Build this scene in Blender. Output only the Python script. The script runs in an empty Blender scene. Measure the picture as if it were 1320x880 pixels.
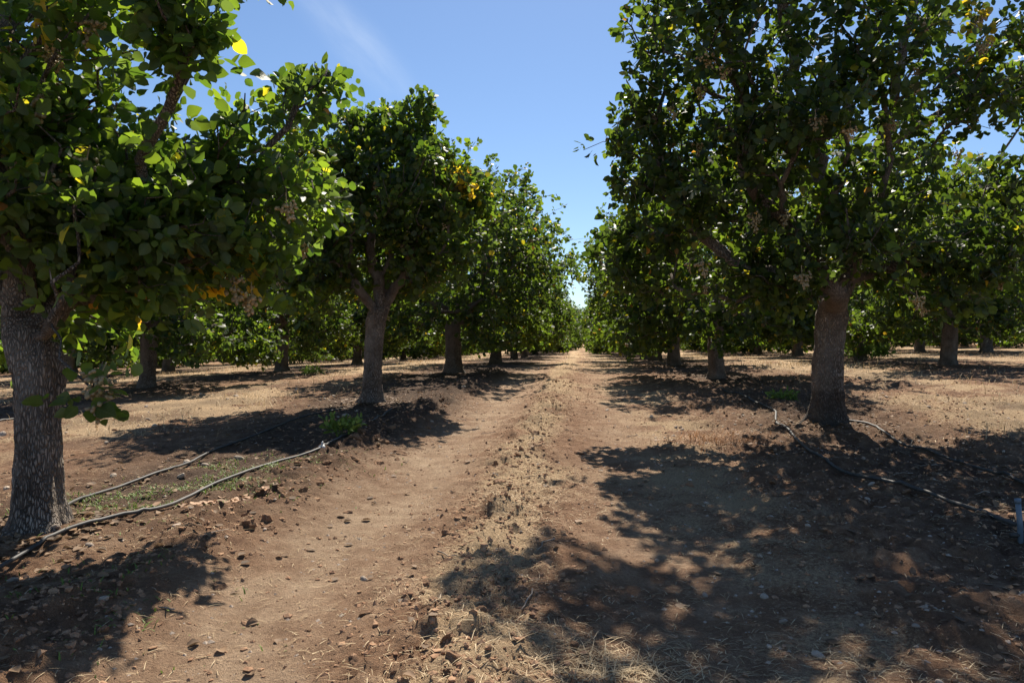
import bpy, math, random
import numpy as np
from mathutils import Vector, Matrix

# ------------------------------------------------------------------ camera, sky, sun, exposure
scene = bpy.context.scene
C = scene.collection
F = 960.0                       # focal length in photo pixels (1320 wide)
CAMZ = 1.2
YAW = math.atan(90 / F)         # the track runs a little to the right of the lens axis
SN, CS = math.sin(YAW), math.cos(YAW)

cam_d = bpy.data.cameras.new('camera')
cam_d.sensor_width = 36.0
cam_d.lens = 36.0 * F / 1320
cam_d.clip_start = 0.05
cam_d.clip_end = 5000
cam = bpy.data.objects.new('camera', cam_d)
C.objects.link(cam)
cam.location = (0, 0, CAMZ)
cam.rotation_euler = (math.radians(90), 0, YAW)
scene.camera = cam

SUN_EL = math.radians(50)
SUN_AZ = math.radians(3)        # from the track direction (+Y) towards +X
world = bpy.data.worlds.new('World')
scene.world = world
world.use_nodes = True
wn, wl = world.node_tree.nodes, world.node_tree.links
wn.clear()
w_out = wn.new('ShaderNodeOutputWorld')
bg = wn.new('ShaderNodeBackground')
bg.inputs['Strength'].default_value = 0.071
sky = wn.new('ShaderNodeTexSky')
sky.sky_type = 'NISHITA'
sky.sun_disc = False
sky.sun_elevation = SUN_EL
sky.sun_rotation = SUN_AZ
sky.altitude = 300
sky.air_density = 1.0
sky.dust_density = 0.25
sky.ozone_density = 5.5
# thin cirrus: stretched noise on the sky direction, one wisp left of the track
tc = wn.new('ShaderNodeTexCoord')
def sky_dir(px, py):
    v = Vector(((px - 660) / F, 1.0, (440 - py) / F))
    return Vector((v.x * CS - v.y * SN, v.x * SN + v.y * CS, v.z)).normalized()


def wnode(t, **kw):
    n_ = wn.new(t)
    for k_, v_ in kw.items(): setattr(n_, k_, v_)
    return n_


_a, _b = sky_dir(385, -25), sky_dir(525, 125)
_c = (_a + _b) / 2
_e1 = (_b - _a).normalized()
_e2 = _c.cross(_e1).normalized()
sub = wnode('ShaderNodeVectorMath', operation='SUBTRACT'); sub.inputs[1].default_value = _c
wl.new(tc.outputs['Generated'], sub.inputs[0])
uv = []
for e_, w_ in ((_e1, .125), (_e2, .034)):
    d_ = wnode('ShaderNodeVectorMath', operation='DOT_PRODUCT'); d_.inputs[1].default_value = e_ / w_
    wl.new(sub.outputs['Vector'], d_.inputs[0]); uv.append(d_)
comb = wn.new('ShaderNodeCombineXYZ')
wl.new(uv[0].outputs['Value'], comb.inputs['X']); wl.new(uv[1].outputs['Value'], comb.inputs['Y'])
nz = wn.new('ShaderNodeTexNoise')
nz.inputs['Scale'].default_value = 1.1
nz.inputs['Detail'].default_value = 6
nz.inputs['Roughness'].default_value = 0.6
dotn = wnode('ShaderNodeVectorMath', operation='LENGTH')
wl.new(comb.outputs['Vector'], dotn.inputs[0])
fall = wn.new('ShaderNodeMapRange')
fall.interpolation_type = 'SMOOTHERSTEP'
fall.inputs['From Min'].default_value = 1.25
fall.inputs['From Max'].default_value = 0.0
thr = wn.new('ShaderNodeMapRange')
thr.inputs['From Min'].default_value = 0.25
thr.inputs['From Max'].default_value = 0.75
thr.inputs['To Max'].default_value = 0.25
mulf = wn.new('ShaderNodeMath'); mulf.operation = 'MULTIPLY'
mixs = wn.new('ShaderNodeMixRGB')
mixs.inputs['Color2'].default_value = (7.5, 8.3, 9.2, 1)
wl.new(comb.outputs['Vector'], nz.inputs['Vector'])
wl.new(dotn.outputs['Value'], fall.inputs['Value'])
wl.new(nz.outputs['Fac'], thr.inputs['Value'])
wl.new(thr.outputs['Result'], mulf.inputs[0])
wl.new(fall.outputs['Result'], mulf.inputs[1])
wl.new(mulf.outputs['Value'], mixs.inputs['Fac'])
wl.new(sky.outputs['Color'], mixs.inputs['Color1'])
wl.new(mixs.outputs['Color'], bg.inputs['Color'])
wl.new(bg.outputs['Background'], w_out.inputs['Surface'])

sun_d = bpy.data.lights.new('sun', 'SUN')
sun_d.energy = 5.0
sun_d.angle = math.radians(0.53)
sun_d.color = (1.0, 0.92, 0.80)
sun = bpy.data.objects.new('sun', sun_d)
C.objects.link(sun)
sv = Vector((math.sin(SUN_AZ) * math.cos(SUN_EL), math.cos(SUN_AZ) * math.cos(SUN_EL), math.sin(SUN_EL)))
sun.rotation_euler = sv.to_track_quat('Z', 'Y').to_euler()
sun.location = sv * 60

scene.view_settings.view_transform = 'Standard'
scene.view_settings.look = 'None'
scene.view_settings.exposure = 0.86
scene.view_settings.gamma = 1.0
scene.view_settings.use_curve_mapping = False
scene.cycles.max_bounces = 7
scene.cycles.diffuse_bounces = 4
scene.cycles.transmission_bounces = 4
scene.cycles.transparent_max_bounces = 6

# ------------------------------------------------------------------ helpers
rng = np.random.default_rng(11)
random.seed(5)


def P(px, depth):
    """photo column + depth in metres -> place on the ground plan"""
    lat = (px - 660) / F * depth
    return np.array([-SN * depth + CS * lat, CS * depth + SN * lat])


def P3(px, py, depth):
    p = P(px, depth)
    return np.array([p[0], p[1], CAMZ - (py - 440) / F * depth])


def to_px(p):
    p = np.atleast_2d(p)
    dep = -SN * p[:, 0] + CS * p[:, 1]
    lat = CS * p[:, 0] + SN * p[:, 1]
    d = np.maximum(dep, 1e-3)
    return 660 + lat / d * F, 440 - (p[:, 2] - CAMZ) / d * F, dep


def hash2(ix, iy, seed):
    h = (ix.astype(np.int64) * 374761393 + iy.astype(np.int64) * 668265263 + seed * 1442695041) & 0xffffffff
    h = ((h ^ (h >> 13)) * 1274126177) & 0xffffffff
    h = h ^ (h >> 16)
    return (h & 0xffff) / 65535.0


def vnoise(x, y, seed=0):
    x0 = np.floor(x); y0 = np.floor(y)
    fx = x - x0; fy = y - y0
    fx = fx * fx * (3 - 2 * fx); fy = fy * fy * (3 - 2 * fy)
    a = hash2(x0, y0, seed); b = hash2(x0 + 1, y0, seed)
    c = hash2(x0, y0 + 1, seed); d = hash2(x0 + 1, y0 + 1, seed)
    return (a * (1 - fx) + b * fx) * (1 - fy) + (c * (1 - fx) + d * fx) * fy


def fbm(x, y, seed=0, octs=4, gain=0.5):
    s = 0; a = 1; t = 0
    for k in range(octs):
        s = s + a * vnoise(x * 2 ** k + 17.3 * k, y * 2 ** k - 9.1 * k, seed + k)
        t += a; a *= gain
    return s / t


def sstep(a, b, x):
    t = np.clip((x - a) / (b - a), 0, 1)
    return t * t * (3 - 2 * t)


def bump(c, w, x):
    return np.exp(-((x - c) / w) ** 2)


def cellular(x, y, seed):
    """distance to the nearest jittered lattice point"""
    ix = np.floor(x); iy = np.floor(y)
    best = np.full(np.shape(x), 9.0)
    for dx in (-1, 0, 1):
        for dy in (-1, 0, 1):
            cx = ix + dx; cy = iy + dy
            px = cx + .15 + .7 * hash2(cx, cy, seed); py = cy + .15 + .7 * hash2(cx, cy, seed + 5)
            k = .55 + .9 * hash2(cx, cy, seed + 9)          # clods of unequal size
            best = np.minimum(best, np.hypot(x - px, y - py) / k)
    return best


PROF_Y = [-60, 0, 2.4, 4, 8, 10.3, 14.5, 17, 21, 27, 36, 50, 80, 150, 400, 3000]
PROF_Z = [-0.1, .03, .08, .14, .22, .33, .44, .465, .49, .50, .40, .48, .62, .72, .75, .75]
# smooth the profile once
_py = np.linspace(-60, 200, 2601)
_pz = np.interp(_py, PROF_Y, PROF_Z)
_k = np.hanning(31); _k /= _k.sum()
_pz = np.convolve(np.pad(_pz, 15, mode='edge'), _k, 'valid')


def ground_base(x, y):
    z = np.interp(y, _py, _pz)
    t = np.clip(np.abs(x) - 2.2, 0, 26)
    t = t * t / (t + 1.0)
    fade = 1 - 0.9 * sstep(40, 140, y)
    z = z + np.where(x < 0, -0.030, 0.032) * t * fade
    z = z + 0.10 * (fbm(x / 7.0, y / 7.0, 3, 3) - 0.5) * sstep(2, 6, np.abs(x))
    return z


# lane strips (x in metres across the track)
def zones(x, y):
    wob = 0.16 * (fbm(y / 2.2, x * 0 + 3.3, 21, 3) - 0.5) * 2
    xx = x + wob
    rut_l = bump(-1.28, .42, xx)
    rut_r = bump(.45, .42, xx)
    ridge = bump(-.48, .30, xx)
    berm = bump(-2.05, .30, xx) * (0.45 + 0.55 * fbm(y / 1.1, x, 8, 2))
    rowl = bump(-2.95, .95, xx) + bump(-8.5, .9, xx) + bump(-14, .9, xx)
    rowr = bump(2.75, .85, xx) + bump(8.2, .9, xx) + bump(13.8, .9, xx)
    tilled = sstep(.9, 1.5, xx) * (1 - sstep(4.6, 6.0, xx))
    return rut_l, rut_r, ridge, berm, rowl, rowr, tilled


TREE_MOUNDS = [(*P(52, 4.0), .34), (*P(1067, 8.0), .45), (*P(478, 10.3), .40)]


def ground_h(x, y, fine=True):
    x = np.asarray(x, float); y = np.asarray(y, float)
    rl, rr, ri, be, rol, ror, ti = zones(x, y)
    z = ground_base(x, y)
    near = 1 - sstep(25, 60, y)
    relief = -.035 * rl - .03 * rr + .035 * ri + .07 * be + .03 * rol + .03 * ror
    z = z + relief * (1 - .75 * sstep(12, 26, y)) * near
    smooth = np.clip(rl * 1.0 + rr * .75, 0, 1)
    rough = (1 - .85 * smooth) * (0.55 + 0.7 * ri + 0.8 * be + .35 * ti)
    z = z + near * .05 * (fbm(x / .8, y / .8, 31, 3) - .5) * (0.35 + .65 * (1 - smooth))
    if fine:
        n1 = fbm(x / .17, y / .17, 41, 4, .6)
        n2 = 1 - np.abs(2 * fbm(x / .075, y / .075, 47, 2) - 1)
        wx = x + .05 * (fbm(x / .09, y / .09, 57, 2) - .5); wy = y + .05 * (fbm(x / .09, y / .09, 59, 2) - .5)
        c1 = np.clip(1 - cellular(wx / .13, wy / .13, 101), 0, 1); c2 = np.clip(1 - cellular(wx / .062, wy / .062, 103), 0, 1)
        patch = sstep(.32, .62, fbm(x / .45, y / .45, 73, 3))
        near = 1 - sstep(14, 30, y)
        z = z + near * np.clip(rough - .15, 0, 2) * (.085 * c1 ** .7 * patch + .034 * c2 ** .7 - .03)
        z = z + near * rough * (.085 * (n1 - .5) + .028 * (n2 - .6)) + near * .013 * (fbm(x / .05, y / .05, 53, 2) - .5)
    for (tx, ty, tr_) in TREE_MOUNDS:
        z = z + .05 * np.exp(-((x - tx) ** 2 + (y - ty) ** 2) / (tr_ * tr_))
    return z


def gpix(px, py):
    """where the photo's ray through px,py meets the ground"""
    lo = .8
    for d in np.geomspace(1.2, 200, 700):
        p = P(px, d)
        if CAMZ - (py - 440) / F * d <= float(ground_h(p[0], p[1], False)):
            return p, d
    return P(px, 60), 60


def new_mesh(name, verts, faces, col=None, smooth=True):
    """faces: int array (n,k) or list of such arrays"""
    if not isinstance(faces, list):
        faces = [faces]
    faces = [np.asarray(f, np.int32) for f in faces if len(f)]
    me = bpy.data.meshes.new(name)
    verts = np.asarray(verts, np.float32)
    me.vertices.add(len(verts))
    me.vertices.foreach_set('co', verts.ravel())
    loops = np.concatenate([f.ravel() for f in faces])
    tot = np.concatenate([np.full(len(f), f.shape[1], np.int32) for f in faces])
    start = np.concatenate([[0], np.cumsum(tot)[:-1]]).astype(np.int32)
    me.loops.add(len(loops))
    me.loops.foreach_set('vertex_index', loops)
    me.polygons.add(len(tot))
    me.polygons.foreach_set('loop_start', start)
    me.polygons.foreach_set('loop_total', tot)
    me.update(calc_edges=True)
    me.polygons.foreach_set('use_smooth', np.full(len(tot), smooth, bool))
    if col is not None:
        ca = me.color_attributes.new('Col', 'FLOAT_COLOR', 'POINT')
        c4 = np.ones((len(verts), 4), np.float32); c4[:, :3] = col
        ca.data.foreach_set('color', c4.ravel())
    me.validate()
    return me


def link(name, me, m=None, parent=None):
    o = bpy.data.objects.new(name, me)
    C.objects.link(o)
    if m is not None and len(me.materials) == 0:
        me.materials.append(m)
    if parent is not None:
        o.parent = parent
    return o


def tag(o, label, cat, group=None, kind=None):
    o['label'] = label
    o['category'] = cat
    if group: o['group'] = group
    if kind: o['kind'] = kind
    return o


def empty(name, loc, rz=0):
    o = bpy.data.objects.new(name, None)
    o.empty_display_size = .3
    C.objects.link(o)
    o.location = loc
    o.rotation_euler = (0, 0, rz)
    return o


def tube(pts, rad, sides=6, cap=True):
    """verts, quads, of a tube along a polyline"""
    pts = np.asarray(pts, float); n = len(pts)
    rad = np.broadcast_to(np.asarray(rad, float), (n,))
    t = np.gradient(pts, axis=0)
    t /= np.linalg.norm(t, axis=1, keepdims=True) + 1e-9
    ref = np.array([0., 0., 1.]) if abs(t[0][2]) < .9 else np.array([1., 0., 0.])
    a = np.linspace(0, 2 * math.pi, sides, endpoint=False)
    V = np.zeros((n, sides, 3))
    u = np.cross(t[0], ref); u /= np.linalg.norm(u)
    for i in range(n):
        u = u - t[i] * u.dot(t[i]); u /= np.linalg.norm(u) + 1e-9
        w = np.cross(t[i], u)
        V[i] = pts[i] + rad[i] * (np.cos(a)[:, None] * u + np.sin(a)[:, None] * w)
    i, j = np.meshgrid(np.arange(n - 1), np.arange(sides), indexing='ij')
    j2 = (j + 1) % sides
    Q = np.stack([i * sides + j, i * sides + j2, (i + 1) * sides + j2, (i + 1) * sides + j], -1).reshape(-1, 4)
    V = V.reshape(-1, 3)
    if cap:
        V = np.vstack([V, pts[:1], pts[-1:]])
        c0, c1 = len(V) - 2, len(V) - 1
        jj = np.arange(sides); jn = (jj + 1) % sides
        T = np.vstack([np.stack([np.full(sides, c0), jn, jj], -1), np.stack([np.full(sides, c1), (n - 1) * sides + jj, (n - 1) * sides + jn], -1)])
    else:
        T = np.zeros((0, 3), int)
    return V, Q, T


class Bag:
    def __init__(self): self.v = []; self.q = []; self.t = []; self.c = []; self.n = 0
    def add(self, V, Q=None, T=None, col=None):
        self.v.append(V)
        if Q is not None and len(Q): self.q.append(np.asarray(Q) + self.n)
        if T is not None and len(T): self.t.append(np.asarray(T) + self.n)
        if col is not None: self.c.append(np.broadcast_to(col, (len(V), 3)))
        self.n += len(V)
    def mesh(self, name, smooth=True):
        f = []
        if self.q: f.append(np.vstack(self.q))
        if self.t: f.append(np.vstack(self.t))
        return new_mesh(name, np.vstack(self.v), f, np.vstack(self.c) if self.c else None, smooth)


def ico(sub=1):
    import bmesh
    bm = bmesh.new()
    bmesh.ops.create_icosphere(bm, subdivisions=sub, radius=1)
    v = np.array([x.co[:] for x in bm.verts]); f = np.array([[x.index for x in q.verts] for q in bm.faces])
    bm.free()
    return v, f


OCTA = (np.array([(1, 0, 0), (-1, 0, 0), (0, 1, 0), (0, -1, 0), (0, 0, 1), (0, 0, -1.)]), np.array([(0, 2, 4), (2, 1, 4), (1, 3, 4), (3, 0, 4), (2, 0, 5), (1, 2, 5), (3, 1, 5), (0, 3, 5)]))
ICO1 = ico(1); ICO2 = ico(2); ICO3 = ico(3)

# ------------------------------------------------------------------ materials
def mat(name):
    m = bpy.data.materials.new(name)
    m.use_nodes = True
    n, l = m.node_tree.nodes, m.node_tree.links
    b = n['Principled BSDF']
    return m, n, l, b


def ramp(n, stops):
    r = n.new('ShaderNodeValToRGB')
    e = r.color_ramp.elements
    while len(e) < len(stops): e.new(.5)
    for k, (p, c) in enumerate(stops):
        e[k].position = p; e[k].color = (*c, 1)
    return r


def noise(n, l, scale, detail=5, rough=.6, vec=None):
    t = n.new('ShaderNodeTexNoise')
    t.inputs['Scale'].default_value = scale; t.inputs['Detail'].default_value = detail
    t.inputs['Roughness'].default_value = rough
    if vec is not None: l.new(vec, t.inputs['Vector'])
    return t


def mix(n, l, fac, a, b, mode='MIX'):
    x = n.new('ShaderNodeMixRGB'); x.blend_type = mode
    for sock, val in ((x.inputs['Fac'], fac), (x.inputs['Color1'], a), (x.inputs['Color2'], b)):
        if hasattr(val, 'links'): l.new(val, sock)
        elif isinstance(val, (int, float)): sock.default_value = val
        else: sock.default_value = (*val, 1)
    return x.outputs['Color']


def leaf_material(veins=False, name='leaf_surface'):
    m, n, l, b = mat(name)
    a = n.new('ShaderNodeVertexColor'); a.layer_name = 'Col'
    oi = n.new('ShaderNodeObjectInfo')
    hs = n.new('ShaderNodeHueSaturation')
    mr = n.new('ShaderNodeMapRange'); mr.inputs['To Min'].default_value = .8; mr.inputs['To Max'].default_value = 1.25
    l.new(oi.outputs['Random'], mr.inputs['Value']); l.new(mr.outputs['Result'], hs.inputs['Value'])
    l.new(a.outputs['Color'], hs.inputs['Color'])
    geo = n.new('ShaderNodeNewGeometry')
    tcx = n.new('ShaderNodeTexCoord')
    nn = noise(n, l, 60, 3, .6, tcx.outputs['Object'])
    col = mix(n, l, .35, hs.outputs['Color'], mix(n, l, nn.outputs['Fac'], (.6, .62, .6), (1.35, 1.4, 1.3)), 'MULTIPLY')
    if veins:
        sx = n.new('ShaderNodeSeparateXYZ'); l.new(tcx.outputs['Object'], sx.inputs['Vector'])
        ab = n.new('ShaderNodeMath'); ab.operation = 'ABSOLUTE'; l.new(sx.outputs['X'], ab.inputs[0])
        mid = n.new('ShaderNodeMapRange'); mid.inputs['From Min'].default_value = .030; mid.inputs['From Max'].default_value = .012
        l.new(ab.outputs['Value'], mid.inputs['Value'])
        vv = n.new('ShaderNodeMath'); vv.operation = 'MULTIPLY_ADD'; l.new(ab.outputs['Value'], vv.inputs[0]); vv.inputs[1].default_value = -.65; l.new(sx.outputs['Y'], vv.inputs[2])
        fr = n.new('ShaderNodeMath'); fr.operation = 'PINGPONG'; l.new(vv.outputs['Value'], fr.inputs[0]); fr.inputs[1].default_value = .065
        sid = n.new('ShaderNodeMapRange'); sid.inputs['From Min'].default_value = .014; sid.inputs['From Max'].default_value = .004; sid.inputs['To Max'].default_value = .6
        l.new(fr.outputs['Value'], sid.inputs['Value'])
        mxv = n.new('ShaderNodeMath'); mxv.operation = 'MAXIMUM'; l.new(mid.outputs['Result'], mxv.inputs[0]); l.new(sid.outputs['Result'], mxv.inputs[1])
        sc_ = n.new('ShaderNodeMath'); sc_.operation = 'MULTIPLY'; l.new(mxv.outputs['Value'], sc_.inputs[0]); sc_.inputs[1].default_value = .5
        nb = noise(n, l, 2.4, 4, .6, tcx.outputs['Object'])
        col = mix(n, l, .5, col, mix(n, l, nb.outputs['Fac'], (.5, .5, .5), (1.5, 1.5, 1.3)), 'MULTIPLY')
        col = mix(n, l, sc_.outputs['Value'], col, (.15, .19, .07))
        bp = n.new('ShaderNodeBump'); bp.inputs['Distance'].default_value = .002; bp.inputs['Strength'].default_value = .5
        l.new(mxv.outputs['Value'], bp.inputs['Height']); l.new(bp.outputs['Normal'], b.inputs['Normal'])
    # paler underside
    under = mix(n, l, geo.outputs['Backfacing'], col, mix(n, l, .35, col, (.13, .16, .09)))
    l.new(under, b.inputs['Base Color'])
    b.inputs['Roughness'].default_value = .50
    b.inputs['Specular IOR Level'].default_value = .36
    tr = n.new('ShaderNodeBsdfTranslucent')
    tcol = mix(n, l, 1.0, hs.outputs['Color'], (4.4, 3.9, 1.2), 'MULTIPLY')
    l.new(tcol, tr.inputs['Color'])
    mx = n.new('ShaderNodeMixShader'); mx.inputs['Fac'].default_value = .46
    l.new(b.outputs['BSDF'], mx.inputs[1]); l.new(tr.outputs['BSDF'], mx.inputs[2])
    l.new(mx.outputs['Shader'], n['Material Output'].inputs['Surface'])
    return m


def bark_material(name, dark_h=0.0):
    m, n, l, b = mat(name)
    tcx = n.new('ShaderNodeTexCoord')
    mp = n.new('ShaderNodeMapping'); mp.inputs['Scale'].default_value = (1, 1, .25)
    l.new(tcx.outputs['Object'], mp.inputs['Vector'])
    vo = n.new('ShaderNodeTexVoronoi'); vo.feature = 'DISTANCE_TO_EDGE'; vo.inputs['Scale'].default_value = 75
    nw = noise(n, l, 9, 4, .6, mp.outputs['Vector'])
    add = n.new('ShaderNodeVectorMath'); add.operation = 'MULTIPLY_ADD'
    l.new(nw.outputs['Color'], add.inputs[0]); add.inputs[1].default_value = (.05, .05, .05); l.new(mp.outputs['Vector'], add.inputs[2])
    l.new(add.outputs['Vector'], vo.inputs['Vector'])
    n2 = noise(n, l, 6, 6, .65, tcx.outputs['Object'])
    n3 = noise(n, l, 70, 4, .7, tcx.outputs['Object'])
    crack = n.new('ShaderNodeMapRange'); crack.inputs['From Max'].default_value = .22
    l.new(vo.outputs['Distance'], crack.inputs['Value'])
    r1 = ramp(n, [(.3, (.18, .145, .115)), (.5, (.30, .25, .205)), (.72, (.42, .365, .31))])
    l.new(n2.outputs['Fac'], r1.inputs['Fac'])
    c = mix(n, l, .6, r1.outputs['Color'], mix(n, l, n3.outputs['Fac'], (.5, .5, .5), (1.4, 1.4, 1.4)), 'MULTIPLY')
    inv = n.new('ShaderNodeMath'); inv.operation = 'SUBTRACT'; inv.inputs[0].default_value = 1; l.new(crack.outputs['Result'], inv.inputs[1])
    pt = n.new('ShaderNodeMapRange'); pt.inputs['From Min'].default_value = .38; pt.inputs['From Max'].default_value = .6
    n4 = noise(n, l, 3.5, 4, .6, mp.outputs['Vector']); l.new(n4.outputs['Fac'], pt.inputs['Value'])
    cm_ = n.new('ShaderNodeMath'); cm_.operation = 'MULTIPLY'; l.new(inv.outputs['Value'], cm_.inputs[0]); l.new(pt.outputs['Result'], cm_.inputs[1])
    c = mix(n, l, cm_.outputs['Value'], c, (.085, .065, .053))
    if dark_h:
        sx = n.new('ShaderNodeSeparateXYZ'); l.new(tcx.outputs['Object'], sx.inputs['Vector'])
        ma = n.new('ShaderNodeMath'); ma.operation = 'MULTIPLY_ADD'; l.new(n2.outputs['Fac'], ma.inputs[0]); ma.inputs[1].default_value = .12
        l.new(sx.outputs['Z'], ma.inputs[2])
        mr = n.new('ShaderNodeMapRange'); mr.inputs['From Min'].default_value = dark_h + .05; mr.inputs['From Max'].default_value = dark_h + .09
        l.new(ma.outputs['Value'], mr.inputs['Value'])
        c = mix(n, l, mr.outputs['Result'], mix(n, l, .62, c, (.035, .028, .024)), c)
    l.new(c, b.inputs['Base Color'])
    b.inputs['Roughness'].default_value = .92
    b.inputs['Specular IOR Level'].default_value = .2
    h = n.new('ShaderNodeMath'); h.operation = 'MULTIPLY_ADD'
    l.new(n3.outputs['Fac'], h.inputs[0]); h.inputs[1].default_value = .45; l.new(crack.outputs['Result'], h.inputs[2])
    bp = n.new('ShaderNodeBump'); bp.inputs['Strength'].default_value = 1.0; bp.inputs['Distance'].default_value = .022
    l.new(h.outputs['Value'], bp.inputs['Height']); l.new(bp.outputs['Normal'], b.inputs['Normal'])
    return m


def soil_material():
    m, n, l, b = mat('soil')
    a = n.new('ShaderNodeVertexColor'); a.layer_name = 'Col'       # r straw, g damp plus painted row shade, b packed
    sp = n.new('ShaderNodeSeparateColor'); l.new(a.outputs['Color'], sp.inputs['Color'])
    tcx = n.new('ShaderNodeTexCoord'); ob = tcx.outputs['Object']
    nbig = noise(n, l, .9, 5, .6, ob)
    nmid = noise(n, l, 7, 6, .65, ob)
    nfin = noise(n, l, 55, 5, .7, ob)
    nmic = noise(n, l, 220, 3, .7, ob)
    r1 = ramp(n, [(.25, (.15, .078, .046)), (.5, (.29, .168, .098)), (.75, (.47, .315, .20))])
    l.new(nmid.outputs['Fac'], r1.inputs['Fac'])
    c = mix(n, l, .5, r1.outputs['Color'], mix(n, l, nbig.outputs['Fac'], (.55, .5, .46), (1.5, 1.52, 1.52)), 'MULTIPLY')
    packed = ramp(n, [(.3, (.36, .235, .145)), (.7, (.57, .415, .275))])
    l.new(nmid.outputs['Fac'], packed.inputs['Fac'])
    c = mix(n, l, sp.outputs['Blue'], c, packed.outputs['Color'])
    # straw crumbs
    w = n.new('ShaderNodeMath'); w.operation = 'MULTIPLY_ADD'
    l.new(nfin.outputs['Fac'], w.inputs[0]); w.inputs[1].default_value = 1.6
    sm = n.new('ShaderNodeMath'); sm.operation = 'ADD'; l.new(sp.outputs['Red'], sm.inputs[0]); sm.inputs[1].default_value = -1.25
    l.new(sm.outputs['Value'], w.inputs[2])
    wc = n.new('ShaderNodeMapRange'); wc.inputs['From Min'].default_value = 0; wc.inputs['From Max'].default_value = .35
    l.new(w.outputs['Value'], wc.inputs['Value'])
    strawc = ramp(n, [(.3, (.41, .28, .155)), (.7, (.60, .435, .27))]); l.new(nmic.outputs['Fac'], strawc.inputs['Fac'])
    c = mix(n, l, wc.outputs['Result'], c, strawc.outputs['Color'])
    # damp soil along the drip lines, plus shade painted along the left row
    damp_shade_c = mix(n, l, .8, c, (.055, .042, .034))
    c = mix(n, l, sp.outputs['Green'], c, damp_shade_c)
    c = mix(n, l, .75, c, mix(n, l, nfin.outputs['Fac'], (.35, .33, .32), (1.7, 1.7, 1.7)), 'MULTIPLY')
    c = mix(n, l, .45, c, mix(n, l, nmic.outputs['Fac'], (.45, .45, .45), (1.55, 1.55, 1.55)), 'MULTIPLY')
    l.new(c, b.inputs['Base Color'])
    b.inputs['Roughness'].default_value = .95
    b.inputs['Specular IOR Level'].default_value = .15
    h = n.new('ShaderNodeMath'); h.operation = 'MULTIPLY_ADD'
    l.new(nfin.outputs['Fac'], h.inputs[0]); h.inputs[1].default_value = 2.0; l.new(nmic.outputs['Fac'], h.inputs[2])
    bp = n.new('ShaderNodeBump'); bp.inputs['Strength'].default_value = 1.0; bp.inputs['Distance'].default_value = .016
    l.new(h.outputs['Value'], bp.inputs['Height']); l.new(bp.outputs['Normal'], b.inputs['Normal'])
    return m


def simple_mat(name, c1, c2, scale=12, rough=.85, bumpd=.004, spec=.25, vcol=False, transl=0.0):
    m, n, l, b = mat(name)
    tcx = n.new('ShaderNodeTexCoord')
    t = noise(n, l, scale, 5, .65, tcx.outputs['Object'])
    r = ramp(n, [(.3, c1), (.7, c2)]); l.new(t.outputs['Fac'], r.inputs['Fac'])
    c = r.outputs['Color']
    if vcol:
        a = n.new('ShaderNodeVertexColor'); a.layer_name = 'Col'
        c = mix(n, l, 1.0, c, a.outputs['Color'], 'MULTIPLY')
    else:
        oi = n.new('ShaderNodeObjectInfo')
        mr = n.new('ShaderNodeMapRange'); mr.inputs['To Min'].default_value = .72; mr.inputs['To Max'].default_value = 1.25
        l.new(oi.outputs['Random'], mr.inputs['Value'])
        hs = n.new('ShaderNodeHueSaturation'); l.new(c, hs.inputs['Color']); l.new(mr.outputs['Result'], hs.inputs['Value'])
        c = hs.outputs['Color']
    l.new(c, b.inputs['Base Color'])
    b.inputs['Roughness'].default_value = rough
    b.inputs['Specular IOR Level'].default_value = spec
    if bumpd:
        bp = n.new('ShaderNodeBump'); bp.inputs['Distance'].default_value = bumpd; bp.inputs['Strength'].default_value = .8
        t2 = noise(n, l, scale * 4, 4, .65, tcx.outputs['Object'])
        l.new(t2.outputs['Fac'], bp.inputs['Height']); l.new(bp.outputs['Normal'], b.inputs['Normal'])
    if transl:
        tr = n.new('ShaderNodeBsdfTranslucent'); l.new(c, tr.inputs['Color'])
        mx = n.new('ShaderNodeMixShader'); mx.inputs['Fac'].default_value = transl
        l.new(b.outputs['BSDF'], mx.inputs[1]); l.new(tr.outputs['BSDF'], mx.inputs[2])
        l.new(mx.outputs['Shader'], n['Material Output'].inputs['Surface'])
    return m


M_LEAF = leaf_material()
M_LEAFV = leaf_material(True, 'leaf_with_veins')
M_BARK = bark_material('bark')
M_BARK_WET = bark_material('bark_wet_base', .36)
M_SOIL = soil_material()
M_CLOD = simple_mat('clod_soil', (.17, .09, .052), (.36, .225, .135), 14, .95, .006, .15)
M_CLODS = simple_mat('clods_soil', (.17, .09, .052), (.36, .225, .135), 14, .95, .006, .15)
M_STONE = simple_mat('stone', (.33, .255, .19), (.52, .42, .33), 16, .85, .003, .3)
M_STRAW = simple_mat('straw', (.9, .9, .9), (1.1, 1.1, 1.1), 30, .7, 0, .3, True, .2)
M_GRASS = simple_mat('weed_green', (.9, .9, .9), (1.1, 1.1, 1.1), 30, .6, 0, .4, True, .3)
M_TWIG = simple_mat('twig', (.20, .15, .11), (.42, .34, .26), 40, .85, .001)
M_HOSE = simple_mat('hose_plastic', (.025, .024, .023), (.085, .076, .066), 9, .6, .0006, .5)
M_FRUIT = simple_mat('nut_husk', (.34, .31, .12), (.52, .36, .24), 45, .5, 0, .4, False, .12)
M_PVC = simple_mat('grey_pvc', (.08, .115, .15), (.13, .17, .21), 20, .4, 0, .5)
M_WHITEP = simple_mat('white_plastic', (.6, .6, .58), (.75, .75, .73), 20, .4, 0, .5)

# ------------------------------------------------------------------ ground: one sheet out to the horizon
def graded(breaks):
    out = []
    for (a, b, s0, s1) in breaks:
        x = a
        while x < b - 1e-6:
            out.append(x); x += s0 + (s1 - s0) * (x - a) / (b - a)
    out.append(breaks[-1][1])
    return np.array(out)


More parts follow.
